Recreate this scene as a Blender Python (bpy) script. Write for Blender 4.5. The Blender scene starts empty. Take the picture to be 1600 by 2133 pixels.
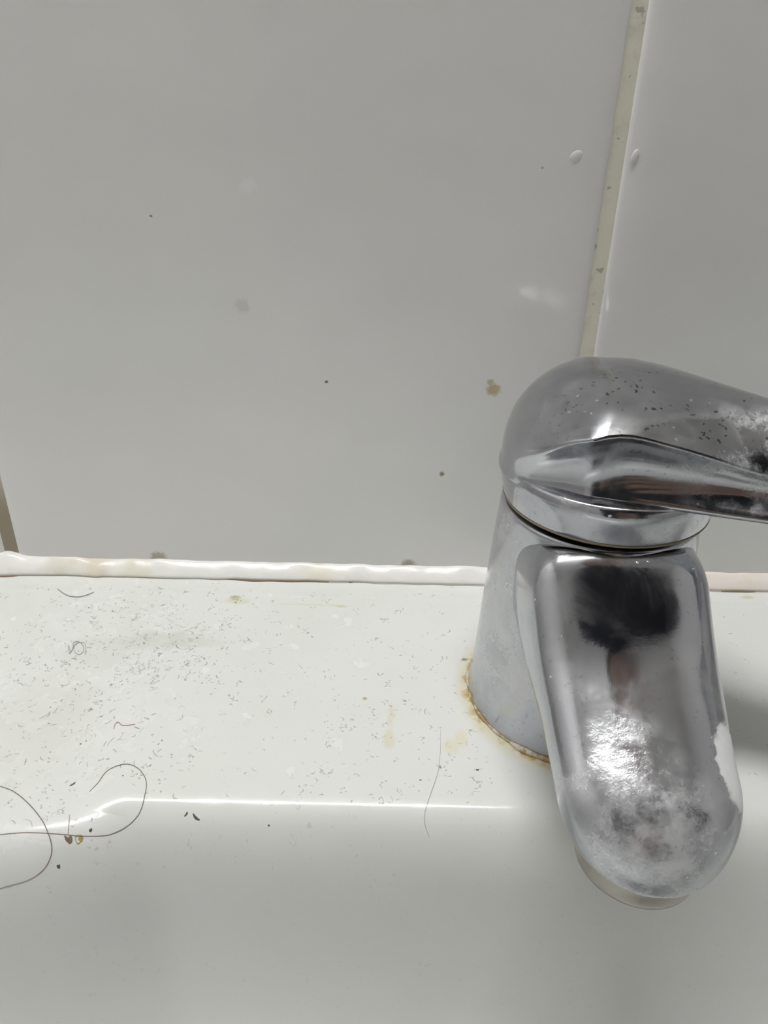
import bpy, bmesh, math, random
import numpy as np
from mathutils import Vector, Matrix
R = math.radians
# ---------------------------------------------------------------- camera
scene = bpy.context.scene
CAM = np.array([0.10143, -0.17912, 0.11889])
PITCH, YAW, ROLL, FPX = R(28.7164), R(0.3503), R(1.5047), 1600.0
def cam_axes():
    cp, sp, cy, sy = math.cos(PITCH), math.sin(PITCH), math.cos(YAW), math.sin(YAW)
    f = np.array([sy*cp, cy*cp, -sp]); r0 = np.array([cy, -sy, 0.]); u0 = np.cross(r0, f)
    return f, math.cos(ROLL)*r0 + math.sin(ROLL)*u0, -math.sin(ROLL)*r0 + math.cos(ROLL)*u0
CF, CR, CU = cam_axes()
cam_data = bpy.data.cameras.new('camera'); cam = bpy.data.objects.new('camera', cam_data)
scene.collection.objects.link(cam)
cam_data.sensor_fit = 'VERTICAL'; cam_data.sensor_height = 36.0; cam_data.lens = 36.0*FPX/2133.0
cam_data.clip_start = 0.005; cam_data.clip_end = 20
M = Matrix((tuple(CR), tuple(CU), tuple(-CF))).transposed().to_4x4(); M.translation = Vector(CAM)
cam.matrix_world = M
scene.camera = cam
cam_data.dof.use_dof = False
# ---------------------------------------------------------------- world, exposure
w = bpy.data.worlds.new('world'); scene.world = w; w.use_nodes = True
w.node_tree.nodes['Background'].inputs[0].default_value = (0.6, 0.62, 0.62, 1)
w.node_tree.nodes['Background'].inputs[1].default_value = 0.0
vs = scene.view_settings
vs.view_transform = 'Standard'; vs.look = 'None'; vs.exposure = 0.0; vs.gamma = 1.0; vs.use_curve_mapping = False
LAMP_POWER = 108.0       # emission strength of the tube diffuser
BULB_POWER = 50.0
# ---------------------------------------------------------------- helpers
C = scene.collection
def link(o, parent=None):
    C.objects.link(o)
    if parent is not None: o.parent = parent
    return o
def tag(o, label=None, cat=None, group=None, kind=None):
    if label: o['label'] = label
    if cat: o['category'] = cat
    if group: o['group'] = group
    if kind: o['kind'] = kind
    return o
def empty(name, loc):
    o = bpy.data.objects.new(name, None); o.location = loc; o.empty_display_size = .01
    return link(o)
def mesh_obj(name, verts, faces, mat, parent=None, smooth=True, loc=None):
    me = bpy.data.meshes.new(name); me.from_pydata([tuple(map(float, v)) for v in verts], [], faces)
    me.update()
    if smooth: me.polygons.foreach_set('use_smooth', [True]*len(me.polygons))
    if mat: me.materials.append(mat)
    o = bpy.data.objects.new(name, me)
    if loc is not None: o.location = loc
    return link(o, parent)
def fixn(o):
    bm = bmesh.new(); bm.from_mesh(o.data); bmesh.ops.recalc_face_normals(bm, faces=bm.faces); bm.to_mesh(o.data); bm.free()
    return o
def sstep(a, b, x):
    t = np.clip((np.asarray(x, float)-a)/(b-a), 0, 1); return t*t*(3-2*t)
def box(a, b):
    x0, y0, z0 = a; x1, y1, z1 = b
    v = [(x0,y0,z0),(x1,y0,z0),(x1,y1,z0),(x0,y1,z0),(x0,y0,z1),(x1,y0,z1),(x1,y1,z1),(x0,y1,z1)]
    return v, [(0,3,2,1),(4,5,6,7),(0,1,5,4),(1,2,6,5),(2,3,7,6),(3,0,4,7)]
def box_obj(name, a, b, mat, parent=None, bevel=0.0):
    v, f = box(a, b); o = mesh_obj(name, v, f, mat, parent, smooth=False)
    if bevel:
        m = o.modifiers.new('bevel', 'BEVEL'); m.width = bevel; m.segments = 3
    return o
def rings(name, rl, mat, parent=None, close=(True, True), loc=None):
    """skin a list of equal-length closed rings"""
    n = len(rl[0]); v = [p for r in rl for p in r]; f = []
    for k in range(len(rl)-1):
        for i in range(n):
            j = (i+1) % n
            f.append((k*n+i, k*n+j, (k+1)*n+j, (k+1)*n+i))
    if close[0]:
        v.append(tuple(np.mean(rl[0], axis=0))); c = len(v)-1
        f += [(c, (i+1) % n, i) for i in range(n)]
    if close[1]:
        v.append(tuple(np.mean(rl[-1], axis=0))); c = len(v)-1; b = (len(rl)-1)*n
        f += [(c, b+i, b+(i+1) % n) for i in range(n)]
    return fixn(mesh_obj(name, v, f, mat, parent, loc=loc))
def lathe(name, prof, mat, parent=None, n=128, loc=None, close=(True, True)):
    rl = [[(r*math.cos(2*math.pi*i/n), r*math.sin(2*math.pi*i/n), z) for i in range(n)] for r, z in prof]
    return rings(name, rl, mat, parent, close, loc)
def catmull(P, n):
    P = [np.array(q, float) for q in P]; P = [2*P[0]-P[1]] + P + [2*P[-1]-P[-2]]; out = []
    for i in range(1, len(P)-2):
        for k in range(n):
            t = k/n
            out.append(.5*((2*P[i]) + (P[i+1]-P[i-1])*t + (2*P[i-1]-5*P[i]+4*P[i+1]-P[i+2])*t*t + (3*P[i]-P[i-1]-3*P[i+1]+P[i+2])*t**3))
    out.append(P[-2]); return out
def tube(path, rad, n=6):
    """verts/faces of a tube along a path; rad is a number or a list"""
    v, f = [], []; m = len(path)
    for k, q in enumerate(path):
        a = path[max(k-1, 0)]; b = path[min(k+1, m-1)]
        d = np.array(b)-np.array(a); d /= (np.linalg.norm(d)+1e-12)
        up = np.array([0, 0, 1.]) if abs(d[2]) < .9 else np.array([1., 0, 0])
        s = np.cross(d, up); s /= np.linalg.norm(s); t = np.cross(s, d)
        r = rad[k] if hasattr(rad, '__len__') else rad
        for i in range(n):
            an = 2*math.pi*i/n; v.append(np.array(q)+r*(math.cos(an)*s+math.sin(an)*t))
    for k in range(m-1):
        for i in range(n):
            j = (i+1) % n; f.append((k*n+i, k*n+j, (k+1)*n+j, (k+1)*n+i))
    f.append(tuple(range(n))[::-1]); f.append(tuple((m-1)*n+i for i in range(n)))
    return v, f
# ---------------------------------------------------------------- materials
class NT:
    def __init__(s, name):
        s.m = bpy.data.materials.new(name); s.m.use_nodes = True; s.t = s.m.node_tree
        s.b = s.t.nodes['Principled BSDF']; s.n = s.t.nodes; s.l = s.t.links
        tc = s.n.new('ShaderNodeTexCoord'); s.co = tc.outputs['Object']
    def link(s, a, b): s.l.new(a, b)
    def val(s, x, sock):
        if isinstance(x, (int, float)): sock.default_value = x
        elif isinstance(x, tuple): sock.default_value = (x + (1,))[:4] if sock.type == 'RGBA' else x[:3]
        else: s.l.new(x, sock)
    def noise(s, scale, detail=3, rough=.55, dist=0, co=None, out='Fac'):
        n = s.n.new('ShaderNodeTexNoise'); n.inputs['Scale'].default_value = scale; n.inputs['Detail'].default_value = detail
        n.inputs['Roughness'].default_value = rough; n.inputs['Distortion'].default_value = dist
        s.l.new(co or s.co, n.inputs['Vector']); return n.outputs[out]
    def vor(s, scale, co=None, feature='F1', rnd=1.0, out='Distance'):
        n = s.n.new('ShaderNodeTexVoronoi'); n.feature = feature; n.inputs['Scale'].default_value = scale
        n.inputs['Randomness'].default_value = rnd
        s.l.new(co or s.co, n.inputs['Vector']); return n.outputs[out]
    def mapping(s, scale=(1,1,1), loc=(0,0,0), rot=(0,0,0), co=None):
        n = s.n.new('ShaderNodeMapping'); n.inputs['Scale'].default_value = scale; n.inputs['Location'].default_value = loc; n.inputs['Rotation'].default_value = rot
        s.l.new(co or s.co, n.inputs['Vector']); return n.outputs[0]
    def ramp(s, x, a, b, lo=0.0, hi=1.0):
        n = s.n.new('ShaderNodeMapRange'); n.interpolation_type = 'SMOOTHSTEP'
        n.inputs['From Min'].default_value = a; n.inputs['From Max'].default_value = b
        n.inputs['To Min'].default_value = lo; n.inputs['To Max'].default_value = hi
        s.l.new(x, n.inputs['Value']); return n.outputs[0]
    def math(s, op, a, b=None, c=None):
        n = s.n.new('ShaderNodeMath'); n.operation = op
        for i, x in enumerate((a, b, c)):
            if x is not None: s.val(x, n.inputs[i])
        return n.outputs[0]
    def mix(s, f, a, b):
        n = s.n.new('ShaderNodeMix'); n.data_type = 'RGBA'
        s.val(f, n.inputs['Factor']); s.val(a, n.inputs['A'] if False else n.inputs[6]); s.val(b, n.inputs[7]); return n.outputs[2]
    def warp(s, amount, scale, detail=3):
        """object coordinates displaced by noise"""
        c = s.noise(scale, detail, out='Color')
        a = s.n.new('ShaderNodeVectorMath'); a.operation = 'SUBTRACT'; s.l.new(c, a.inputs[0]); a.inputs[1].default_value = (.5,.5,.5)
        b = s.n.new('ShaderNodeVectorMath'); b.operation = 'SCALE'; s.l.new(a.outputs[0], b.inputs[0]); b.inputs['Scale'].default_value = amount
        d = s.n.new('ShaderNodeVectorMath'); d.operation = 'ADD'; s.l.new(s.co, d.inputs[0]); s.l.new(b.outputs[0], d.inputs[1])
        return d.outputs[0]
    def blob(s, c, r, soft=.35, co=None):
        """1 inside an ellipsoid at c with radii r (metres), 0 outside"""
        a = s.n.new('ShaderNodeVectorMath'); a.operation = 'SUBTRACT'; s.l.new(co or s.co, a.inputs[0]); a.inputs[1].default_value = c
        b = s.n.new('ShaderNodeVectorMath'); b.operation = 'DIVIDE'; s.l.new(a.outputs[0], b.inputs[0]); b.inputs[1].default_value = r
        d = s.n.new('ShaderNodeVectorMath'); d.operation = 'LENGTH'; s.l.new(b.outputs[0], d.inputs[0])
        return s.ramp(d.outputs['Value'], 1-soft, 1+soft, 1, 0)
    def bump(s, h, dist, strength=1.0):
        n = s.n.new('ShaderNodeBump'); n.inputs['Distance'].default_value = dist; n.inputs['Strength'].default_value = strength
        s.l.new(h, n.inputs['Height']); s.l.new(n.outputs[0], s.b.inputs['Normal'])
    def set(s, **k):
        names = dict(color='Base Color', rough='Roughness', metal='Metallic', ior='IOR', coat='Coat Weight', coat_rough='Coat Roughness', spec='Specular IOR Level', alpha='Alpha', em='Emission Color', es='Emission Strength', trans='Transmission Weight')
        for a, b in k.items(): s.val(b, s.b.inputs[names[a]])
        return s.m
def plain(name, col, rough=.5, metal=0, **k):
    t = NT(name); v = t.noise(60, 3); f = t.ramp(v, .3, .7)
    c2 = tuple(x*.93 for x in col)
    t.set(color=t.mix(f, col, c2), rough=rough, metal=metal, **k); return t.m

# wall tile glaze, with a few small marks of their own
t = NT('tile_glaze')
geo = t.n.new('ShaderNodeNewGeometry').outputs['Position']
wob = t.noise(9, 2, co=geo)
col = t.mix(t.ramp(wob, .35, .65), (.865, .86, .85), (.85, .86, .845))
wp = geo
for (x, z, r, c, s_) in [(.1285, .0555, .0016, (.50,.42,.16), .8), (.1275, .0575, .0008, (.45,.40,.2), .6), (.0683, .0744, .0016, (.50,.46,.38), .28), (.1172, .0323, .0006, (.28,.22,.06), .9),
                     (.0877, .0565, .00038, (.12,.08,.05), .9), (.0496, .0936, .00032, (.12,.1,.08), .7), (.1344, .1053, .0003, (.3,.28,.25), .6),
                     (.1098, .0041, .0019, (.35,.32,.25), .8), (.0407, .0045, .0022, (.42,.38,.28), .8), (.0714, .1002, .0016, (.92,.92,.94), .7), (.0072, .1, .0008, (.9,.9,.92), .5)]:
    warp = t.n.new('ShaderNodeVectorMath'); warp.operation = 'ADD'; t.l.new(geo, warp.inputs[0])
    sc = t.n.new('ShaderNodeVectorMath'); sc.operation = 'SCALE'; t.l.new(t.noise(700, 2, co=geo, out='Color'), sc.inputs[0]); sc.inputs['Scale'].default_value = r*1.2
    t.l.new(sc.outputs[0], warp.inputs[1])
    m = t.blob((x+r*.6, 0, z+r*.6), (r, .05, r*.9), .45, co=warp.outputs[0])
    col = t.mix(t.math('MULTIPLY', m, s_), col, c)
sp = t.ramp(t.vor(95, co=geo), .0, .03, 1, 0)
spm = t.math('MULTIPLY', sp, t.ramp(t.noise(25, 2, co=geo), .52, .62, 0, .35))
col = t.mix(spm, col, (.4, .36, .3))
t.bump(t.noise(22, 2, co=geo), .0022, .30)
TILE = t.set(color=col, rough=t.ramp(t.noise(80, 4, co=geo), .3, .7, .10, .20), ior=1.5, coat=.0)

t = NT('grout')
v = t.noise(260, 5, .65); g2 = t.noise(35, 3); geo = t.n.new('ShaderNodeNewGeometry').outputs['Position']
sep = t.n.new('ShaderNodeSeparateXYZ'); t.l.new(geo, sep.inputs[0])
col = t.mix(t.ramp(g2, .35, .65), (.86, .825, .71), (.82, .81, .70))
col = t.mix(t.ramp(v, .55, .75, 0, .4), col, (.55, .52, .43))
col = t.mix(t.math('MULTIPLY', t.ramp(t.noise(420, 2), .68, .74), .6), col, (.3, .27, .22))
col = t.mix(t.blob((0, 0, .006), (.006, .05, .022), .5, co=geo), col, (.36, .31, .235))
t.bump(v, .0004, .6); GROUT = t.set(color=col, rough=.8)

# sink ceramic with limescale, washed-out grime and stains of its own
t = NT('sink_ceramic')
W = t.warp(.004, 160, 3); W2 = t.warp(.0016, 500, 3)
col = t.mix(t.ramp(t.noise(18, 3), .35, .65), (.80, .812, .80), (.78, .80, .775))
col = t.mix(t.ramp(t.noise(34, 4, .6), .38, .78, 0, .35), col, (.71, .755, .705))
dirtzone = t.math('MAXIMUM', t.blob((.036, -.045, 0), (.030, .05, .02), .6), t.math('MULTIPLY', t.blob((.075, -.04, 0), (.055, .05, .02), .5), .5))
# specks: small stretched flecks
s1 = t.ramp(t.vor(430, co=t.mapping((1, 1.8, 1), rot=(0,0,.6), co=W2)), .10, .22, 1, 0)
s1 = t.math('MULTIPLY', s1, t.ramp(t.noise(150, 3), .50, .62))
s2 = t.ramp(t.noise(520, 3, .6, 1.2, co=t.mapping((1.7, .8, 1), rot=(0,0,-.5))), .655, .70)
s2 = t.math('MULTIPLY', s2, t.ramp(t.noise(60, 3), .42, .58))
sp = t.math('MAXIMUM', s1, s2)
sp = t.math('MULTIPLY', sp, t.math('ADD', t.math('MULTIPLY', dirtzone, .5), .10))
col = t.mix(sp, col, (.36, .38, .36))
# smears
def stain(c, r, colr, k, co=W, soft=.5):
    global col
    col = t.mix(t.math('MULTIPLY', t.blob(c, r, soft, co=co), k), col, colr)
stain((.0635, -.0114, 0), (.0014, .0010, .01), (.42,.42,.20), .75, W2)
stain((.0645, -.0128, 0), (.0030, .0012, .01), (.62,.63,.42), .5, W2)
stain((.0918, -.0142, 0), (.0014, .0005, .01), (.55,.52,.25), .6, W2)
stain((.085, -.0138, 0), (.010, .0005, .01), (.70,.69,.55), .5, W2)
stain((.1049, -.054, 0), (.0007, .0035, .01), (.72,.68,.50), .55, W2)
stain((.1044, -.061, 0), (.0011, .0026, .01), (.72,.68,.48), .6, W2)
stain((.1174, -.0627, 0), (.0016, .0020, .01), (.74,.71,.47), .55, W2)
stain((.1196, -.0603, 0), (.0012, .0022, .01), (.74,.71,.47), .55, W2)
stain((.2019, -.0064, 0), (.002, .0008, .01), (.55,.52,.25), .5, W2)
stain((.0990, -.0490, 0), (.0006, .0005, .01), (.45,.34,.15), .8, W2)
stain((.1225, -.0345, 0), (.0007, .0006, .01), (.10,.12,.06), .95, W2)
#stain((.0500, -.0870, -.002), (.0012, .0012, .01), (.55,.48,.18), .8, W2)
#stain((.0470, -.0875, -.002), (.0008, .0012, .01), (.35,.25,.18), .8, W2)
stain((.050, -.030, 0), (.013, .0022, .01), (.58,.62,.56), .45, t.warp(.01, 120, 4))
stain((.034, -.034, 0), (.008, .006, .01), (.66,.69,.64), .35, t.warp(.012, 150, 4))
stain((.030, -.058, 0), (.010, .013, .01), (.68,.69,.64), .35, t.warp(.014, 150, 4))
# rust-yellow ring round the tap
d = t.n.new('ShaderNodeVectorMath'); d.operation = 'DISTANCE'; t.l.new(t.warp(.0022, 230, 4), d.inputs[0]); d.inputs[1].default_value = (.1455, -.0450, 0)
rg = t.ramp(d.outputs['Value'], .0232, .0272, 1, 0)
col = t.mix(t.math('MULTIPLY', rg, .6), col, (.66, .62, .36))
rg2 = t.math('MULTIPLY', t.ramp(d.outputs['Value'], .0232, .0252, 1, 0), t.ramp(t.noise(330, 3), .45, .6))
col = t.mix(t.math('MULTIPLY', rg2, .9), col, (.52, .36, .10))
# dried water marks right of the tap
dw = t.n.new('ShaderNodeVectorMath'); dw.operation = 'DISTANCE'; t.l.new(t.warp(.003, 120, 3), dw.inputs[0]); dw.inputs[1].default_value = (.188, -.046, 0)
wv = t.math('SINE', t.math('MULTIPLY', dw.outputs['Value'], 1900.0))
wm = t.math('MULTIPLY', t.ramp(wv, .6, 1.0), t.ramp(dw.outputs['Value'], .006, .011, .16, 0))
col = t.mix(wm, col, (.93, .93, .92))
rgh = t.math('ADD', t.ramp(t.noise(120, 4), .4, .7, .10, .22), t.math('MULTIPLY', dirtzone, .12))
t.bump(t.noise(14, 2), .0012, .25)
CERAMIC = t.set(color=col, rough=rgh, ior=1.5)

t = NT('sealant')
v = t.noise(90, 4); geo = t.n.new('ShaderNodeNewGeometry').outputs['Position']
col = t.mix(t.ramp(v, .55, .8), (.90, .90, .875), (.84, .79, .71))
col = t.mix(t.ramp(t.noise(45, 3), .6, .74, 0, .6), col, (.80, .76, .58))
for (x, r, c, k) in [(.0245, .003, (.72,.62,.45), .6), (.0135, .0025, (.70,.62,.50), .4), (.086, .004, (.86,.80,.62), .5), (.2, .012, (.82,.66,.54), .35)]:
    col = t.mix(t.math('MULTIPLY', t.blob((x, -.002, .002), (r, .01, .01), .9, co=t.warp(.009, 150, 4)), k), col, c)
t.bump(t.noise(120, 3), .0006, .5)
SEALANT = t.set(color=col, rough=.25, ior=1.45)
MOULD = plain('mould', (.23, .17, .11), .7)
MOULD2 = plain('mould_light', (.50, .47, .42), .7)

def chrome(name, kind):
    t = NT(name)
    film = t.noise(90, 5, .6, .6); fine = t.noise(900, 4, .6)
    colr = t.mix(t.ramp(film, .38, .68), (.43, .44, .475), (.51, .52, .55))
    rough = t.ramp(film, .35, .72, .09, .24)
    scale = None
    def addm(m):
        nonlocal scale
        scale = m if scale is None else t.math('MAXIMUM', scale, m)
    # dried white drops everywhere
    drops = t.ramp(t.vor(330, co=t.warp(.0012, 300)), .06, .11, 1, 0)
    addm(t.math('MULTIPLY', drops, t.ramp(t.noise(70, 2), .42, .56, 0, .75 if kind != 'lever' else .25)))
    W = t.warp(.006, 170, 5); Wf = t.warp(.0025, 600, 4)
    if kind == 'spout':
        # local metres from the tap's base
        addm(t.math('MULTIPLY', t.blob((.0140, -.0440, .0225), (.0032, .0066, .008), .12, co=Wf), 1.0))
        crust = t.blob((-.0005, -.0545, .018), (.0100, .0085, .012), .3, co=W)
        addm(t.math('MULTIPLY', t.math('MULTIPLY', crust, t.ramp(t.noise(210, 5, .65), .28, .72, .15, 1)), .66))
        addm(t.math('MULTIPLY', t.math('MULTIPLY', t.blob((-.004, -.046, .024), (.010, .007, .012), .4, co=W), t.ramp(t.noise(170, 5, .7), .35, .66, .2, 1)), .5))
        addm(t.math('MULTIPLY', t.math('MULTIPLY', t.blob((.004, -.060, .008), (.013, .006, .004), .3, co=W), t.ramp(t.noise(240, 4), .45, .58)), .7))
    if kind == 'body':
        addm(t.math('MULTIPLY', t.math('MULTIPLY', t.blob((-.020, -.006, .028), (.012, .02, .020), .3, co=W), t.ramp(t.noise(110, 5, .6), .30, .72)), .62))
        addm(t.math('MULTIPLY', t.math('MULTIPLY', t.blob((.012, -.018, .040), (.007, .01, .008), .4, co=W), t.ramp(t.noise(160, 5, .7), .4, .6)), .5))
    if kind == 'cap':
        addm(t.math('MULTIPLY', t.ramp(t.noise(120, 5, .65), .48, .68), .35))
    if kind == 'lever':
        addm(t.math('MULTIPLY', t.math('MULTIPLY', t.blob((.028, -.018, .070), (.02, .006, .02), .5, co=W), t.ramp(t.noise(140, 5, .7), .42, .62)), .5))
    pit = t.ramp(t.vor(800, co=Wf), .17, .25, 1, 0)
    if kind == 'lever': zone = t.ramp(t.blob((.011, -.011, .073), (.024, .010, .012), .5), 0, 1, .05, 1)
    else: zone = .22
    pit = t.math('MULTIPLY', t.math('MULTIPLY', pit, t.ramp(t.noise(230, 2), .44, .52)), zone)
    colr = t.mix(t.math('MULTIPLY', pit, .85), colr, (.07, .075, .08))
    colr = t.mix(scale, colr, t.mix(t.noise(300, 3), (.66, .68, .71), (.78, .80, .80)))
    metal = t.math('SUBTRACT', 1.0, t.math('MULTIPLY', scale, .95))
    rgh = t.math('ADD', rough, t.math('MULTIPLY', scale, .32))
    h = t.math('ADD', t.math('MULTIPLY', t.math('MULTIPLY', fine, scale), .8), t.math('MULTIPLY', film, .25))
    t.bump(h, .0005, .35)
    return t.set(color=colr, metal=metal, rough=rgh)
CH_BODY, CH_SPOUT, CH_CAP, CH_LEVER = [chrome('chrome_'+k, k) for k in ('body', 'spout', 'cap', 'lever')]
DARK = plain('neck_gap_dark', (.035, .033, .03), .5)
BRASS = plain('aerator_grime', (.42, .40, .36), .28, .85)
RUBBER = plain('aerator_mesh', (.18, .17, .15), .5)
ROOMW = plain('room_paint', (.80, .79, .78), .6)
CEIL = plain('ceiling_paint', (.74, .74, .72), .7)
FLOORM = plain('floor_tiles', (.36, .34, .32), .3)
DOORM = plain('added_door_wood', (.045, .04, .04), .4)
HOUSING = plain('lamp_housing', (.75, .75, .74), .4)
HAIRM = plain('hair_brown', (.30, .25, .20), .4)
HAIRG = plain('hair_grey', (.42, .42, .41), .4)
LINTR = plain('fibre_red', (.62, .42, .42), .7)
RESIDUEG = plain('residue_grey', (.45, .47, .46), .7)
t = NT('lamp_diffuser'); LAMPM = t.set(color=(.9,.9,.9), em=(1.0, .985, .97), es=LAMP_POWER)
t = NT('bulb_glass'); BULBM = t.set(color=(.9,.9,.9), em=(1.0, .98, .94), es=BULB_POWER)

# ---------------------------------------------------------------- the room
X0, X1, Y0, ZF, ZC = -.75, 1.15, -1.55, -.85, 1.35
T = .05
def st(o): o['kind'] = 'structure'; return o
st(box_obj('floor', (X0, Y0, ZF-T), (X1, .06, ZF), FLOORM))
st(box_obj('ceiling', (X0, Y0, ZC), (X1, .06, ZC+T), CEIL))
st(box_obj('wall_left', (X0-T, Y0, ZF), (X0, .06, ZC), ROOMW))
st(box_obj('wall_right', (X1, Y0, ZF), (X1+T, .06, ZC), ROOMW))
st(box_obj('wall_front', (X0, Y0-T, ZF), (X1, Y0, ZC), ROOMW))
added_door = st(box_obj('added_door_1', (-.15, Y0+.001, ZF), (.60, Y0+.035, ZC-.25), DOORM, bevel=.004))  # unseen dark door, added to give the chrome something dark to reflect
hd = tube([np.array([.52, Y0+.035, .15]), np.array([.52, Y0+.08, .15]), np.array([.42, Y0+.085, .15])], .009, 10)
mesh_obj('added_door_handle', *hd, CH_BODY, added_door)
wall = st(box_obj('wall_back', (X0, .0062, ZF), (X1, .06, ZC), GROUT))
# grout strips proud of the slab, tiles recessed into them: joints 3 mm wide, .8 mm deep
TW, TH, G = .150, .200, .0031
gv, gf = [], []
def add_box(a, b):
    v, f = box(a, b); k = len(gv); gv.extend(v); gf.extend([tuple(i+k for i in q) for q in f])
zrow0 = -.042
cols = range(-5, 8); rowsr = range(-4, 7)
for i in cols:
    add_box((i*TW-G/2-.0006, .0009, max(ZF, -.8)), (i*TW+G/2+.0006, .0063, ZC-.02))
for j in rowsr:
    z = zrow0+j*TH
    if z < ZC-.03: add_box((X0+.01, .0009, z-G/2-.0006), (X1-.01, .0063, z+G/2+.0006))
mesh_obj('grout', gv, gf, GROUT, wall, smooth=False)
# tile: pillowed edge, slightly uneven outline
def tile_mesh():
    hw, hh = (TW-G)/2, (TH-G)/2; rr = .0012; rl = []
    ring_def = [(0, .0063), (0, .0016), (.00012, .0010), (.0005, .00062), (.0012, .00038), (.0024, .00020), (.0042, .00008), (.0065, .00001), (.009, 0)]
    def outline(ins):
        pts = []; w_, h_ = hw-ins, hh-ins; r_ = rr
        for cx_, cz_, a0 in ((w_-r_, h_-r_, 0), (-w_+r_, h_-r_, 90), (-w_+r_, -h_+r_, 180), (w_-r_, -h_+r_, 270)):
            for k in range(4):
                a = R(a0+30*k); pts.append((cx_+r_*math.cos(a), cz_+r_*math.sin(a)))
        return pts
    for ins, y in ring_def: rl.append([(x, y, z) for x, z in outline(ins)])
    n = 16; v = [q for r_ in rl for q in r_]; f = []
    for k in range(len(rl)-1):
        for i in range(n):
            j = (i+1) % n; f.append((k*n+i, k*n+j, (k+1)*n+j, (k+1)*n+i))
    f.append(tuple((len(rl)-1)*n+i for i in range(n)))
    me = bpy.data.meshes.new('tile'); me.from_pydata(v, [], f); me.materials.append(TILE)
    bm = bmesh.new(); bm.from_mesh(me); bmesh.ops.recalc_face_normals(bm, faces=bm.faces)
    # open back: make sure the front looks towards -y
    if sum(fc.normal.y*fc.calc_area() for fc in bm.faces) > 0: bmesh.ops.reverse_faces(bm, faces=bm.faces)
    bm.to_mesh(me); bm.free()
    me.polygons.foreach_set('use_smooth', [True]*len(me.polygons)); return me
tm = tile_mesh(); rnd = random.Random(4)
for j in rowsr:
    for i in cols:
        cx_, cz_ = (i+.5)*TW, zrow0+(j+.5)*TH
        if cx_-TW/2 < X0-.001 or cx_+TW/2 > X1+.001 or cz_+TH/2 > ZC or cz_-TH/2 < ZF-.01: continue
        o = bpy.data.objects.new('tile', tm); o.location = (cx_, rnd.uniform(-.0001, .0001), cz_)
        o.rotation_euler = (rnd.uniform(-.0015, .0015), 0, rnd.uniform(-.0015, .0015)); link(o, wall)

for bx2, bz2, rx, rz in [(.1412, .1078, .0016, .0011), (.1537, .1080, .0007, .0014), (.1372, .1066, .0006, .0005), (.1408, .1030, .0005, .0007)]:  # small raised ovals added to the tiles to catch the lamp as glints
    bmb = bmesh.new(); bmesh.ops.create_uvsphere(bmb, u_segments=24, v_segments=16, radius=1)
    for v_ in bmb.verts: v_.co = Vector((v_.co.x*rx, v_.co.y*min(rx, rz)*.32, v_.co.z*rz))
    me = bpy.data.meshes.new('glint_bump'); bmb.to_mesh(me); bmb.free(); me.materials.append(TILE)
    me.polygons.foreach_set('use_smooth', [True]*len(me.polygons))
    o = bpy.data.objects.new('glint_bump', me); o.location = (bx2, .0001, bz2); o.rotation_euler = (0, -.5 if rx > rz else .3, 0); link(o, wall)

# ---------------------------------------------------------------- lamps (above the sink, out of frame)
lamp = empty('ceiling_light', (-.035, -.155, ZC))
tag(lamp, 'long white fluorescent batten lamp on the ceiling above the basin', 'lamp')
box_obj('housing', (-.34, -.045, -.045), (.34, .045, -.001), HOUSING, lamp, bevel=.004)
dv = []
for x in (-.325, .325):
    pass
rl = [[(x, .022*math.cos(a), -.046-.022*math.sin(a)) for a in np.linspace(0, math.pi, 17)] + [(x, .0, -.0455)] for x in np.linspace(-.325, .325, 3)]
rings('diffuser', rl, LAMPM, lamp)

# ---------------------------------------------------------------- wash basin
XC, YC = .1455, -.0445                       # tap axis
BX0, BX1, BY = -.135, .426, -.43            # outer extent
_t = np.linspace(0, .16, 801)
def _slope(d):
    q_ = np.maximum(d, 0); a = .9965*(1-np.exp(-(q_/.0047)-(q_/.0060)**3)); f = a/np.sqrt(1-a*a)             # quarter-round edge, radius 7.8 mm
    s = np.interp(d, [0, .0085, .0100, .0125, .0155, .020, .035, .06, .09, .12, .16], [14, 13, 8.5, 4.8, 2.8, 1.9, 1.2, .7, .35, .08, .01])
    return np.minimum(f, s)
_d = np.linspace(-.01, .2, 2101); _P = np.concatenate([[0], np.cumsum(.5*(_slope(_d[1:])+_slope(_d[:-1]))*np.diff(_d))])
def smin(a, b, k):
    h = np.clip(.5+.5*(b-a)/k, 0, 1); return b*(1-h)+a*h-k*h*(1-h)
def sink_z(x, y):
    x = np.asarray(x, float); y = np.asarray(y, float)
    step = x - (.027+.3*(-y-.014))                        # soft diagonal fold left of the tap deck
    wd_ = .006+1.0*np.maximum(0, -y-.080)
    L = 1-sstep(-wd_, wd_*1.4, step)
    ye = -.0755 - .0068*L
    back = ye - y
    yf = -.400 + .03*((x-XC)/.28)**2
    d = smin(back, y-yf, .05)
    d = smin(d, x-(BX0+.030), .07); d = smin(d, (BX1-.030)-x, .07)
    z = -np.interp(d, _d, _P)
    z = z - .0005*L*sstep(-.001, -.02, y)
    z = z - .00028*np.exp(-(step/.0035)**2)*sstep(-.004, -.015, y)       # shallow channel along the fold
    z = z + .00045*sstep(-.0102, -.0078, y)                              # low ledge against the wall
    # outer edge roll
    e = np.minimum(np.minimum(x-BX0, BX1-x), y-(BY+.03*((x-XC)/.28)**2))
    q = np.clip(.012-e, 0, .012)
    z = z - (.012-np.sqrt(np.maximum(.012**2-q**2, 0)))
    return z
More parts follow.
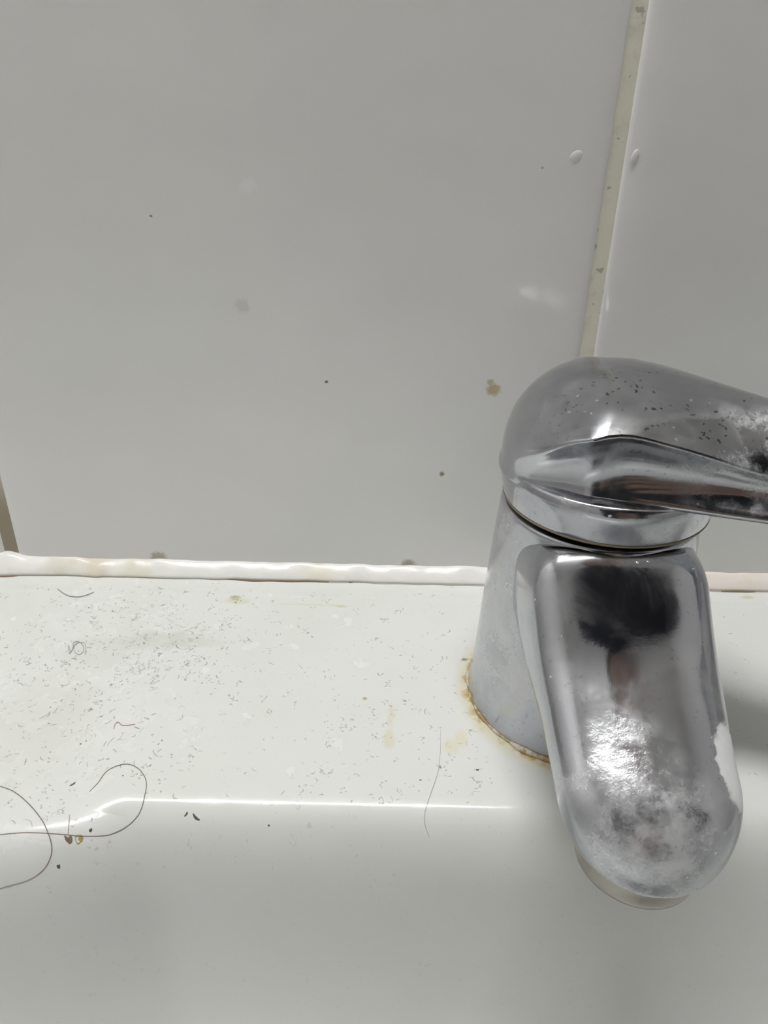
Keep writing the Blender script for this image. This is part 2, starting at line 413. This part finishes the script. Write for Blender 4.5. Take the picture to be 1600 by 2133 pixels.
def grid_axis(lo, hi, dense_lo, dense_hi, dn, cn):
    a = np.arange(dense_lo, dense_hi, dn)
    l = np.linspace(lo, dense_lo, max(2, int((dense_lo-lo)/cn)), endpoint=False) if dense_lo > lo+1e-6 else np.array([])
    r = np.linspace(dense_hi, hi, max(2, int((hi-dense_hi)/cn))) if hi > dense_hi+1e-6 else np.array([hi])
    return np.concatenate([l, a, r])
gx = grid_axis(BX0, BX1, -.02, .25, .0009, .004)
gy = np.concatenate([grid_axis(BY, -.0004, -.125, -.0004, .0005, .004), np.arange(-.096, -.074, .000125)])
for e_ in (.0002, .0008, .0018, .003, .005, .007, .009):
    gx = np.concatenate([gx, [BX0+e_, BX1-e_]]); gy = np.concatenate([gy, [BY+e_]])
gx = np.unique(np.round(gx, 6)); gy = np.unique(np.round(gy, 6))
XX, YY = np.meshgrid(gx, gy, indexing='ij')
bow = 1-.07*((XX-XC)/.28)**2
YB = np.where(YY < -.3, -.3+(YY+.3)*1.0, YY)
YB = YY + sstep(-.30, BY, YY)*(.03*((XX-XC)/.28)**2)
ZZ = sink_z(XX, YB)
nx, ny = XX.shape
verts = np.stack([XX, YB, ZZ], -1).reshape(-1, 3).tolist()
faces = [(i*ny+j, (i+1)*ny+j, (i+1)*ny+j+1, i*ny+j+1) for i in range(nx-1) for j in range(ny-1)]
# outer apron and closed underside
loop = [i*ny for i in range(nx)] + [(nx-1)*ny+j for j in range(1, ny)] + [i*ny+ny-1 for i in range(nx-2, -1, -1)] + [j for j in range(ny-2, 0, -1)]
base = len(verts); lv = [verts[i] for i in loop]
cx0, cy0 = XC, -.215
for k, (dz, s_) in enumerate([(-.05, 1.0), (-.12, .95), (-.17, .75)]):
    for q in lv:
        zt = -.012 if k == 0 else 0
        verts.append([cx0+(q[0]-cx0)*s_, min(cy0+(q[1]-cy0)*s_, -.0004), dz])
n = len(loop)
for i in range(n): faces.append((loop[i], base+i, base+(i+1) % n, loop[(i+1) % n]))
for k in range(2):
    for i in range(n): faces.append((base+k*n+i, base+(k+1)*n+i, base+(k+1)*n+(i+1) % n, base+k*n+(i+1) % n))
faces.append(tuple(base+2*n+i for i in range(n))[::-1])
sink = empty('wash_basin', (0, 0, 0)); sink.location = (XC, -.215, ZF)
tag(sink, 'white glazed ceramic wash basin speckled with grime, set against the tiled wall', 'sink')
def in_sink(o):
    o.parent = sink; o.matrix_parent_inverse = Matrix.Translation(sink.location).inverted(); return o
in_sink(fixn(mesh_obj('bowl', verts, faces, CERAMIC)))
ped = lathe('pedestal', [(.105, ZF), (.10, ZF+.03), (.075, ZF+.10), (.07, -.40), (.085, -.25), (.12, -.171)], CERAMIC, None, 48, loc=(XC, -.215, 0))
in_sink(ped)
zd = float(sink_z(XC, -.235))
dr = lathe('drain', [(.0, 0), (.018, .0), (.020, .0015), (.024, .003), (.029, .0022), (.030, .0)][1:], CH_BODY, None, 48, loc=(XC, -.235, zd-.0005))
in_sink(dr)

def hit(px, py, lift=0.0):
    """point of the basin surface seen at photograph pixel (px, py): where the strands and stains lie"""
    d = CF + CR*(px-800)/FPX - CU*(py-1066.5)/FPX
    lo = .05
    t_ = lo
    while t_ < 1.0:
        q = CAM+d*t_
        if q[2] < float(sink_z(q[0], q[1]))+lift: break
        t_ += .0015
    a, b = t_-.0015, t_
    for _ in range(24):
        m = .5*(a+b); q = CAM+d*m
        if q[2] < float(sink_z(q[0], q[1]))+lift: b = m
        else: a = m
    return CAM+d*b
def on_deck(x, y, lift=0): return np.array([x, y, float(sink_z(x, y))+lift])

# fine grime flecks: nobody could count them
rf = random.Random(11); fv, ff = [], []; fv2, ff2 = [], []
def fleck(x, y, ln, wd, ang, curl, V, Fc):
    n = 4; pts = []
    for k in range(n+1):
        s_ = (k/n-.5)*ln; a = ang+curl*(k/n-.5)
        pts.append((x+s_*math.cos(a), y+s_*math.sin(a)))
    b0 = len(V)
    for k, (px_, py_) in enumerate(pts):
        wk = wd*(.35+.65*math.sin(math.pi*(k+.5)/(n+1)))*rf.uniform(.6, 1.2)
        nxn, nyn = -math.sin(ang), math.cos(ang)
        for s_ in (-1, 1):
            qx, qy = px_+nxn*wk*s_*.5, py_+nyn*wk*s_*.5
            V.append((qx, qy, float(sink_z(qx, qy))+.00004))
    for k in range(n): Fc.append((b0+2*k, b0+2*k+2, b0+2*k+3, b0+2*k+1))
def scatter(nf, fx, fy, big):
    for _ in range(nf):
        x, y = fx(), fy()
        if (x-XC)**2+(y-YC)**2 < .0245**2 or y > -.0055 or y < -.0835+(.006 if x > .05 else 0): continue
        ln = rf.uniform(.0005, .0018)*big*1.15*(1 if rf.random() < .85 else 1.8); wd = rf.uniform(.00014, .00046)*big
        V, Fc = (fv, ff) if rf.random() < .72 else (fv2, ff2)
        cl = rf.uniform(-3, 3) if ln > .001 else rf.uniform(-1, 1)
        fleck(x, y, ln, wd, rf.choice([rf.uniform(0, math.pi), rf.gauss(.8, .4), rf.gauss(2.3, .3)]), cl, V, Fc)
        if rf.random() < .4:
            for _ in range(rf.randint(1, 3)): fleck(x+rf.gauss(0, .0007), y+rf.gauss(0, .0007), ln*.6, wd*1.1, rf.uniform(0, 3.1), cl, V, Fc)
scatter(300, lambda: rf.gauss(.036, .016), lambda: rf.uniform(-.092, -.008), .85)
scatter(200, lambda: rf.gauss(.050, .013), lambda: rf.gauss(-.034, .010), .85)
scatter(330, lambda: rf.uniform(.01, .125), lambda: rf.uniform(-.088, -.008), .75)
scatter(60, lambda: rf.uniform(.09, .125), lambda: rf.uniform(-.078, -.05), .7)
scatter(40, lambda: rf.uniform(.17, .21), lambda: rf.uniform(-.078, -.008), .6)
def fleck_mat(name, col, k):
    t = NT(name); tr = t.n.new('ShaderNodeBsdfTransparent'); mx = t.n.new('ShaderNodeMixShader'); mx.inputs[0].default_value = k
    out = t.n['Material Output']; t.l.new(tr.outputs[0], mx.inputs[1]); t.l.new(t.b.outputs[0], mx.inputs[2]); t.l.new(mx.outputs[0], out.inputs[0])
    t.set(color=t.mix(t.noise(200, 2), col, tuple(c*.7 for c in col)), rough=.6); return t.m
o = in_sink(mesh_obj('grime_flecks', fv, ff, fleck_mat('grime_grey', (.50, .52, .50), .36), smooth=False)); tag(o, 'thin grey grime flecks', kind='stuff')
o = in_sink(mesh_obj('grime_flecks', fv2, ff2, fleck_mat('grime_dark', (.34, .35, .31), .38), smooth=False)); tag(o, 'darker olive grime flecks', kind='stuff')
# a few larger dark bits seen one by one
bits = [(152, 1634, .0012, .0005, .9), (408, 1704, .0016, .0004, -.5), (560, 1720, .0004, .0003, 0), (388, 1697, .0008, .0004, .8), (189, 1730, .0006, .0005, .8), (122, 1806, .0006, .0003, .2), (995, 1604, .0007, .0004, .2), (876, 1625, .0005, .0003, 0), (168, 1550, .0004, .0003, 0), (1116, 1572, .0005, .0003, 0), (256, 1616, .0003, .0003, 0), (421, 1423, .0004, .0003, 1)]
bv, bf = [], []
for px_, py_, ln, wd, an in bits:
    q = hit(px_, py_); fleck(q[0], q[1], ln, wd, an, .4, bv, bf)
o = in_sink(mesh_obj('dirt_specks', bv, bf, fleck_mat('grime_black', (.10, .10, .09), .8), smooth=False)); tag(o, 'larger dark dirt specks', kind='stuff')

bv, bf = [], []
for px_, py_, ln, wd, an in [(163, 1749, .0010, .0013, .3), (169, 1747, .0008, .0009, 1.2)]:
    q = hit(px_, py_); fleck(q[0], q[1], ln, wd, an, .4, bv, bf)
in_sink(tag(mesh_obj('dried_speck', bv, bf, fleck_mat('speck_yellow', (.50, .42, .14), .7), smooth=False), 'yellow dried speck'))
bv, bf = [], []
for px_, py_, ln, wd, an in [(146, 1750, .0010, .0010, 1.0), (138, 1746, .0009, .0005, 2.4)]:
    q = hit(px_, py_); fleck(q[0], q[1], ln, wd, an, .4, bv, bf)
in_sink(tag(mesh_obj('dried_speck', bv, bf, fleck_mat('speck_brown', (.26, .17, .12), .75), smooth=False), 'brown dried speck'))

# ---------------------------------------------------------------- sealant strip along the wall
seal = empty('sealant_strip', (0, 0, 0)); seal.location = (XC, -.002, 0)
tag(seal, 'glossy white silicone bead running along the joint of basin and tiles, brown mould below', 'sealant')
def in_seal(o): o.parent = seal; o.matrix_parent_inverse = Matrix.Translation(seal.location).inverted(); return o
rs = random.Random(3)
def fn(seed, f):
    r_ = random.Random(seed); ph = [(r_.uniform(0, 6.3), r_.uniform(.6, 1.7)) for _ in range(5)]
    return lambda x: sum(math.sin(x*f*b+a) for a, b in ph)/5
n1, n2, n3, n4 = fn(1, 260), fn(2, 420), fn(3, 130), fn(9, 700)
rl = []; bot = []
for x in np.arange(BX0+.002, BX1-.002, .0008):
    lump = math.exp(-((x+.001)/.0035)**2)
    h = .0040+.00035*n1(x)+.00016*n4(x)+.0012*lump; wdt = .0037+.00022*n2(x)+.00015*n3(x)+.0009*lump+.0004*math.exp(-((x-.024)/.002)**2)
    z0 = float(sink_z(x, -wdt))
    ring = [(x, .0014, z0-.0001), (x, .0014, h+.0002), (x, -.0002, h)]
    for k in range(1, 8):
        a = k/8; bul = (.00030+.00018*n1(x*1.7))*math.sin(math.pi*a)
        ring.append((x, -.0002-(wdt-.0002)*a-bul*.7, z0+.0004+(h-z0-.0004)*(1-a)+bul*.7))
    ring += [(x, -wdt, z0+.00025), (x, -wdt+.0003, z0-.0001)]
    rl.append(ring); bot.append((x, wdt, z0))
in_seal(rings('silicone_bead', rl, SEALANT))
def crevice(name, f, mat, thr, rmax, label=None):
    seg = []; k = 0
    def flush(s_):
        if len(s_) > 3:
            p_ = [np.array([x, -wd-.0001, z+.00002]) for x, wd, z, r_ in s_]
            v, fc = tube(p_, [max(.00003, q[3]) for q in s_], 6)
            in_seal(tag(mesh_obj(name, v, fc, mat), label))
    for x, wd, z in bot:
        if x < .0 - .02 or x > .26: continue
        r_ = (f(x)-thr)*rmax
        if r_ > 0: seg.append((x, wd, z, min(r_, rmax*.8)))
        else: flush(seg); seg = []
    flush(seg)
def fb(x):   # where the photo shows the joint open and brown
    g = lambda c, s_: math.exp(-((x-c)/s_)**2)
    return .95*g(.079, .010)+.9*g(.066, .006)+1.1*g(.200, .007)+.8*g(.0, .004)+.55*g(.093, .007)+.12*n1(x)+.4*g(.0175, .001)
crevice('mould_line', fb, MOULD, .28, .00050, 'dark brown mould line')
crevice('joint_line', lambda x: .5+.3*n2(x)+(.4 if x > .075 else .1*n1(x)), MOULD2, 0.25, .00030, 'thin grey joint line')

# ---------------------------------------------------------------- tap
tap = empty('basin_tap', (XC, YC, 0))
tag(tap, 'limescaled chrome single lever mixer tap standing on the basin deck', 'faucet')
# body
bp = [(.0228, -.0004), (.0230, .0008), (.0229, .0018), (.0226, .0035), (.0222, .008), (.0218, .014), (.0213, .022), (.0206, .031), (.0200, .039), (.0195, .045), (.0193, .0474), (.0190, .0485), (.0180, .0489)]
pp = catmull([(a, b, 0) for a, b in bp], 4)
bo = lathe('body', [(q[0], q[1]) for q in pp], CH_BODY, tap, 144)
for v_ in bo.data.vertices: v_.co.x -= .0007*float(sstep(0, .049, v_.co.z))
lathe('neck_gap', [(.0176, .0480), (.0176, .0520)], DARK, tap, 96)
lathe('grime_ring', [(.0190, .0500), (.01935, .04962), (.0197, .0498), (.01985, .0502), (.0195, .0503)], plain('brown_grime', (.30, .25, .16), .45), tap, 96)['label'] = 'thin brown grime line under the cap rim'
# sealant ring round the foot
rs = random.Random(8); rl = []
NR = 160; nr = fn(21, 6); nr2 = fn(22, 17)
prof_n = 8
for k in range(NR):
    a = 2*math.pi*k/NR; rr = .0008*(.75+.5*nr(a*1.0)*0+.35*math.sin(3*a+1)+.25*math.sin(11*a)+.2*math.sin(23*a+2))
    rr = max(rr, .0003)
    rl.append([((.0229+rr*math.cos(b))*math.cos(a), (.0229+rr*math.cos(b))*math.sin(a), .0002+rr*.7*math.sin(b)) for b in np.linspace(0, 2*math.pi, prof_n, endpoint=False)])
rl.append(rl[0])
SR = plain('foot_sealant', (.66, .58, .48), .45)
t = NT('foot_sealant_stained'); v = t.noise(500, 3)
SR = t.set(color=t.mix(t.ramp(v, .4, .6), (.66, .60, .53), (.36, .26, .12)), rough=.5)
tag(rings('sealant_ring', rl, SR, tap, (False, False)), 'brownish sealant ring round the foot')
# spout: sections along a falling path, nose closed like a half-round tongue
def interp(x, xs, ys): return float(np.interp(x, xs, ys))
def smooth_interp(xs, ys):
    P = catmull([(a, b, 0) for a, b in zip(xs, ys)], 16); X = [q[0] for q in P]; Y = [q[1] for q in P]
    return lambda x: float(np.interp(x, X, Y))
S_t = [0, .0135, .0190, .0225, .0300, .0375, .0430, .0470, .0500, .0530, .0560, .0600]
S_y = [0, .0135, .0255, .0355, .0455, .060]
f_zt = smooth_interp(S_t, [.0486, .0486, .0480, .0449, .0370, .0318, .0285, .0264, .0252, .0243, .0235, .0225])
f_zs = smooth_interp(S_y, [.0360, .0350, .0300, .0252, .0200, .0140])
f_zb = smooth_interp(S_y, [.0220, .0220, .0180, .0140, .0105, .0075])
f_w = smooth_interp(S_y, [.0171, .0170, .0164, .0156, .0149, .0147])
ST = .0455; LEN = .0586
secs = []
vals = list(np.linspace(.002, ST, 40)) + [ST+(LEN-ST)*math.sin(a) for a in np.linspace(0, math.pi/2, 26)[1:]]
NS = 96
for yv in vals:
    tt = max(0, (yv-ST)/(LEN-ST)); cw = math.sqrt(max(1-tt**2.15, 0.0004)); ch = max(1-tt**4, .0004)**.5
    w_ = f_w(yv)*cw; zs = f_zs(yv); zt = f_zt(yv); zb = f_zb(yv)
    zs_ = zs-.0035*tt*tt
    ht = (zt-zs)*ch; hb = (zs_-zb)*(ch**.6)
    ht = max(ht + (zs-zs_)*0, .0001)
    ring = []
    for i in range(NS):
        a = 2*math.pi*i/NS; c, s_ = math.cos(a), math.sin(a)
        bx_ = float(sstep(.016, .036, yv))
        if s_ >= 0: e1, e2, hgt = .52+.36*bx_, .52+.40*bx_, ht
        else: e1, e2, hgt = .62, .75, hb
        ring.append((w_*math.copysign(abs(c)**e1, c)+.022*yv-.0010*(1-bx_), -yv, zs_+hgt*math.copysign(abs(s_)**e2, s_)))
    secs.append(ring)
rings('spout', secs, CH_SPOUT, tap)
# aerator under the nose
AY, AR = -.0470, .0103
ap = [(AR*.9, .0125), (AR, .0115), (AR, .0060), (AR*.985, .0050), (AR*.93, .0044), (AR*.80, .0044), (AR*.78, .0052)]
lathe('aerator', ap, BRASS, tap, 72, loc=(.001, AY, 0), close=(True, False))['label'] = 'dull stained aerator ring'
lathe('aerator_screen', [(AR*.79, .0060), (AR*.79, .0053)], RUBBER, tap, 48, loc=(.001, AY, 0))
# cap under the lever
cp = [(.0180, .0500), (.0193, .0498), (.0197, .0502), (.0200, .0515), (.0205, .0540), (.0207, .0556), (.0205, .0568), (.0200, .0576), (.0180, .0582)]
pp = catmull([(a, b, 0) for a, b in cp], 3)
lathe('cap', [(q[0], q[1]) for q in pp], CH_CAP, tap, 144)
# lever: stacked teardrop rings. local u along the lever, v across; front side is -v
BETA = R(25)
LEN_L = .088
def outline(wf, R0, L, n=160):
    """closed teardrop: circle of radius R0 on the left, half width wf(u) on the right, round tip at L"""
    pts = []
    us = []
    m = n//2
    for k in range(m+1):       # front side from nose (-R0) to tip (L)
        s_ = k/m
        us.append(-R0+(L+R0)*(.5-.5*math.cos(math.pi*s_**1.0)))
    def w_(u):
        if u < 0: v = math.sqrt(max(R0*R0-u*u, 0))
        else: v = wf(u)
        rt = .0085
        if u > L-rt: v *= math.sqrt(max(1-((u-(L-rt))/rt)**2, 0))
        return v
    front = [(u, -w_(u)) for u in us]; back = [(u, w_(u)) for u in us[1:-1]][::-1]
    return front+back
f_bw = smooth_interp([-.001, 0, .006, .014, .022, .030, .045, .060, .090], [.0209, .0209, .0196, .0172, .0155, .0140, .0122, .0112, .0100])
f_rw = smooth_interp([-.001, 0, .0036, .011, .0187, .0264, .040, .060, .090], [.0205, .0203, .0185, .0160, .0135, .0113, .0096, .0088, .0080])
f_bz = smooth_interp([-.022, -.014, -.006, 0, .008, .017, .028, .045, .060, .092], [.0556, .0559, .0563, .0566, .0572, .0572, .0572, .0576, .0584, .0596])
f_rz = smooth_interp([-.022, -.018, -.0108, -.0038, .0036, .011, .0187, .0264, .045, .092], [.0583, .0595, .0635, .0685, .0704, .0692, .0673, .0655, .0640, .0640])
f_sz = smooth_interp([-.012, -.004, .003, .010, .018, .026, .045, .090], [.0750, .0764, .0765, .0760, .0750, .0739, .0716, .0690])
RL = .0212; N_O = 160
ob = [(u, v*(1-.13*float(sstep(-.020, -.004, u)))) for u, v in outline(f_bw, RL, LEN_L, N_O)]; orr = outline(f_rw, RL-.0004, LEN_L-.001, N_O)
Rg = []
def place(u, v, z): return (u*math.cos(BETA)+v*math.sin(BETA), -u*math.sin(BETA)+v*math.cos(BETA), z)
# underside, inset
Rg.append([place(u*.90, v*.86, f_bz(u)+.0012) for u, v in ob])
Rg.append([place(u*.97, v*.955, f_bz(u)+.0002) for u, v in ob])
for k, (dz, q) in enumerate([(0.0, .992), (.0004, 1.0), (.0010, 1.0)]):
    Rg.append([place(u*q, v*q, f_bz(u)+dz*(.4+.6*float(sstep(-.018, -.008, u)))) for u, v in ob])
NM = 12
scoop = lambda u: .0017*float(sstep(-.019, -.003, u))*(1-.45*float(sstep(.03, .07, u)))
for k in range(1, NM):
    s_ = k/NM; ring = []
    for (u, v), (u2, v2) in zip(ob, orr):
        uu, vv = u+(u2-u)*s_, v+(v2-v)*s_
        zz = (f_bz(u)+.001)*(1-s_)+(f_rz(u2)-.0008)*s_
        c = scoop(u)*math.sin(math.pi*min(1, s_*1.0))**.8
        vv = math.copysign(max(abs(vv)-c, 0), vv) if abs(vv) > 1e-6 else vv
        ring.append(place(uu, vv, zz))
    Rg.append(ring)
lip = .0004
Rg.append([place(u, v*1.0, f_rz(u)-.0005) for u, v in orr])
Rg.append([place(u, v+math.copysign(lip, v)*float(sstep(-.016, -.006, u)), f_rz(u)-.0001) for u, v in orr])
NTOP = 26
for k in range(0, NTOP):
    th = (k/NTOP)*math.pi/2; ct, sn = math.cos(th)**.93, math.sin(th)**.97; ring = []
    for u, v in orr:
        us_ = min(max(u, -.003), LEN_L-.010); us_ = -.003+(us_+.003)
        su = us_ if u > -.003 else -.003
        zr = f_rz(u)+.0003; zs = f_sz(max(su, -.003))
        fl = float(sstep(-.017, -.001, u)); zf = sn*(1-fl)+(1-ct**1.9)*fl
        ring.append(place(su+(u-su)*ct, v*ct, zr+(zs-zr)*zf))
    Rg.append(ring)
Rg.append([place(min(max(u, -.003), LEN_L-.010), 0, f_sz(max(min(u, LEN_L-.010), -.003))) for u, v in orr])
lev = rings('lever', Rg, CH_LEVER, tap, (True, False))
lev['label'] = 'curved chrome lever handle'

# ---------------------------------------------------------------- hairs, fibres and a residue ring lying on the basin
def strand(name, pix, rad, mat, label, cat, group=None, lift=.00006, samples=10, taper=True):
    pts = [hit(a, b) for a, b in pix]
    path = catmull(pts, samples)
    path = [np.array([q[0], q[1], max(q[2], float(sink_z(q[0], q[1])))+lift+rad*.6]) for q in path]
    o0 = path[0].copy(); rl_ = [rad*(.45+.55*math.sin(math.pi*min(1, max(0, (k+.5)/len(path))))**.5) if taper else rad for k in range(len(path))]
    v, f = tube([q-o0 for q in path], rl_, 5)
    o = mesh_obj(name, v, f, mat, loc=o0); return tag(o, label, cat, group)
strand('hair', [(-40, 1625), (0, 1638), (30, 1650), (60, 1675), (85, 1705), (100, 1735), (108, 1765), (104, 1790), (88, 1815), (55, 1836), (0, 1852), (-30, 1858)], .00009, HAIRM, 'long brown hair bulging rightwards over the basin edge at the far left', 'hair')
strand('hair', [(187, 1649), (205, 1630), (225, 1605), (262, 1592), (290, 1603), (305, 1630), (300, 1665), (290, 1695), (270, 1718), (225, 1740), (170, 1742), (110, 1737), (50, 1735), (0, 1739), (-30, 1742)], .00008, HAIRM, 'thin hair looped like a hook on the basin deck and trailing left along its edge', 'hair')
strand('hair', [(918, 1520), (917, 1570), (912, 1610), (895, 1660), (884, 1700), (886, 1722), (895, 1745)], .00005, HAIRG, 'faint straight hair crossing the bright basin edge left of the tap', 'hair')
strand('hair', [(120, 1227), (135, 1238), (150, 1243), (170, 1243), (196, 1234)], .00013, HAIRG, 'short curved grey hair just below the sealant at the left', 'hair')
strand('fibre', [(237, 1519), (240, 1509), (247, 1505), (254, 1511), (268, 1511), (282, 1509)], .00010, LINTR, 'tiny reddish fibre with a hooked end on the basin deck', 'fibre')
strand('fibre', [(148, 1302+58), (143, 1345), (145, 1362), (152, 1350), (153, 1340), (163, 1337), (173, 1345), (174, 1357), (165, 1364), (156, 1358), (154, 1348), (162, 1340), (176, 1340), (179, 1352), (177, 1364)], .00009, RESIDUEG, 'small tangled grey loop of dried water residue on the basin deck', 'fibre')  # thin curve standing in for the residue ring of a dried drop
strand('hair', [(145, 1698), (144, 1715), (142, 1738)], .00006, HAIRM, 'very short brown bristle standing off the basin edge near the yellow speck', 'hair')

# ---------------------------------------------------------------- photographer leaning over the basin, seen only as a reflection in the chrome
CLOTH = plain('dark_cloth', (.028, .03, .038), .85)
HAIRK = plain('black_hair', (.012, .011, .011), .5)
SKIN = plain('skin', (.48, .33, .26), .5)
PHONEM = plain('phone_back', (.03, .03, .035), .25)
pr = empty('person', (.30, -.66, ZF))
tag(pr, 'person in dark clothes bending over the basin, phone held in the right hand', 'person')
def skin_body(name, nodes, edges, mat, parent, sub=2):
    me = bpy.data.meshes.new(name); me.from_pydata([n_[:3] for n_ in nodes], edges, []); me.materials.append(mat)
    o = bpy.data.objects.new(name, me); C.objects.link(o)
    o.parent = parent; o.matrix_parent_inverse = Matrix.Translation(parent.location).inverted()
    m = o.modifiers.new('skin', 'SKIN'); m.use_smooth_shade = True
    for i, n_ in enumerate(nodes): o.data.skin_vertices[0].data[i].radius = (n_[3], n_[4] if len(n_) > 4 else n_[3])
    o.data.skin_vertices[0].data[0].use_root = True
    s_ = o.modifiers.new('subdiv', 'SUBSURF'); s_.levels = sub; s_.render_levels = sub
    return o
PB = [(.30,-.68,.06,.15,.11), (.30,-.64,.20,.135,.10), (.28,-.52,.36,.19,.12), (.265,-.40,.45,.17,.11), (.255,-.34,.50,.06), (.25,-.30,.535,.052),
      (.21,-.68,.00,.085), (.20,-.66,-.38,.058), (.20,-.69,-.76,.04), (.20,-.62,-.82,.035,.03),
      (.39,-.68,.00,.085), (.40,-.66,-.38,.058), (.40,-.69,-.76,.04), (.40,-.62,-.82,.035,.03),
      (.43,-.40,.41,.06), (.42,-.32,.20,.050), (.235,-.27,.105,.036), (.19,-.268,.082,.026),
      (.11,-.42,.41,.055), (.05,-.54,.22,.042), (.03,-.56,.00,.034), (.03,-.56,-.05,.025)]
PE = [(0,1),(1,2),(2,3),(3,4),(4,5),(0,6),(6,7),(7,8),(8,9),(0,10),(10,11),(11,12),(12,13),(3,14),(14,15),(15,16),(16,17),(3,18),(18,19),(19,20),(20,21)]
skin_body('clothed_body', PB, PE, CLOTH, pr)
hb = bmesh.new(); bmesh.ops.create_uvsphere(hb, u_segments=32, v_segments=24, radius=1)
for v_ in hb.verts:
    x, y, z = v_.co; jaw = 1-.22*max(0, -z)
    nose = .02*math.exp(-((x/.16)**2+((z+.08)/.22)**2)) if y > .6 else 0
    eye = -.008*(math.exp(-(((abs(x)-.38)/.16)**2+((z-.06)/.12)**2))) if y > .4 else 0
    mouth = .005*math.exp(-((x/.3)**2+((z+.5)/.08)**2)) if y > .3 else 0
    v_.co = Vector((x*.075*jaw, y*.093*jaw+nose+eye+mouth, z*.115))
me = bpy.data.meshes.new('head'); hb.to_mesh(me); hb.free(); me.materials.append(SKIN); me.polygons.foreach_set('use_smooth', [True]*len(me.polygons))
Q = Matrix.Translation((.25, -.255, .575)) @ Matrix.Rotation(R(-55), 4, 'X')
def in_person(o, mtx=None):
    C.objects.link(o); o.parent = pr; o.matrix_parent_inverse = Matrix.Translation(pr.location).inverted()
    if mtx is not None: o.matrix_parent_inverse = Matrix.Identity(4); o.matrix_basis = Matrix.Translation(-Vector(pr.location)) @ mtx
    return o
in_person(bpy.data.objects.new('head', me), Q)
hb = bmesh.new(); bmesh.ops.create_uvsphere(hb, u_segments=32, v_segments=24, radius=1)
bmesh.ops.delete(hb, geom=[v_ for v_ in hb.verts if v_.co.y > .35+.5*max(0, v_.co.z-.1) and v_.co.z < .55], context='VERTS')
for v_ in hb.verts: v_.co = Vector((v_.co.x*.086, v_.co.y*.104-.004, v_.co.z*.122+.006))
me = bpy.data.meshes.new('hair'); hb.to_mesh(me); hb.free(); me.materials.append(HAIRK); me.polygons.foreach_set('use_smooth', [True]*len(me.polygons))
ho = in_person(bpy.data.objects.new('hair', me), Q); sm = ho.modifiers.new('thick', 'SOLIDIFY'); sm.thickness = .006
# hand round the phone edge: palm and five fingers
ph_c = CAM - CF*.009 + CR*.024 - CU*.058
def ph(a, b, c): return tuple(ph_c + CR*a + CU*b - CF*c)
HN = [(.19,-.268,.082,.024), ph(.048,-.050,.040)+(.026,.016), ph(.046,-.015,.034)+(.022,.014)]
hand_n, hand_e = list(HN), [(0,1),(1,2)]
for k in range(4):
    b_ = len(hand_n); off = -.045+.022*k; L_ = [.9, 1.0, .95, .8][k]
    hand_n += [ph(.050, off, .016)+(.0095,), ph(.050, off+.004, -.006)+(.0088,), ph(.048-.028*L_, off+.006, -.016)+(.0080,), ph(.048-.046*L_, off+.007, -.015)+(.0070,)]
    hand_e += [(1 if k < 2 else 2, b_), (b_, b_+1), (b_+1, b_+2), (b_+2, b_+3)]
b_ = len(hand_n); hand_n += [ph(.034, -.02, .034)+(.012,), ph(.008, .000, .022)+(.010,), ph(-.015, .012, .016)+(.008,)]
hand_e += [(1, b_), (b_, b_+1), (b_+1, b_+2)]
skin_body('hand', hand_n, hand_e, SKIN, pr, 2)
ln, le = [(.03,-.56,-.05,.022), (.03,-.565,-.10,.028,.016)], [(0,1)]
for k in range(4):
    b_ = len(ln); yy = -.595+.020*k; L_ = [.85, 1, .95, .78][k]
    ln += [(.032, yy, -.125, .0095), (.036, yy, -.125-.035*L_, .0085), (.044, yy, -.125-.062*L_, .0075)]; le += [(1, b_), (b_, b_+1), (b_+1, b_+2)]
b_ = len(ln); ln += [(.045, -.535, -.095, .011), (.058, -.525, -.125, .0095), (.062, -.527, -.145, .0085)]; le += [(1, b_), (b_, b_+1), (b_+1, b_+2)]
skin_body('hand', ln, le, SKIN, pr, 2)
ho = bpy.data.objects.new('phone', bpy.data.meshes.new('phone'))
v, f = box((-.036, -.0735, -.004), (.036, .0735, .004)); ho.data.from_pydata(v, [], f); ho.data.materials.append(PHONEM); C.objects.link(ho)
Mp = Matrix((tuple(CR), tuple(CU), tuple(-CF))).transposed().to_4x4(); Mp.translation = Vector(ph_c); ho.matrix_world = Mp
bv_ = ho.modifiers.new('bevel', 'BEVEL'); bv_.width = .003; bv_.segments = 4
tag(ho, 'dark mobile phone held above the basin by the person', 'phone')
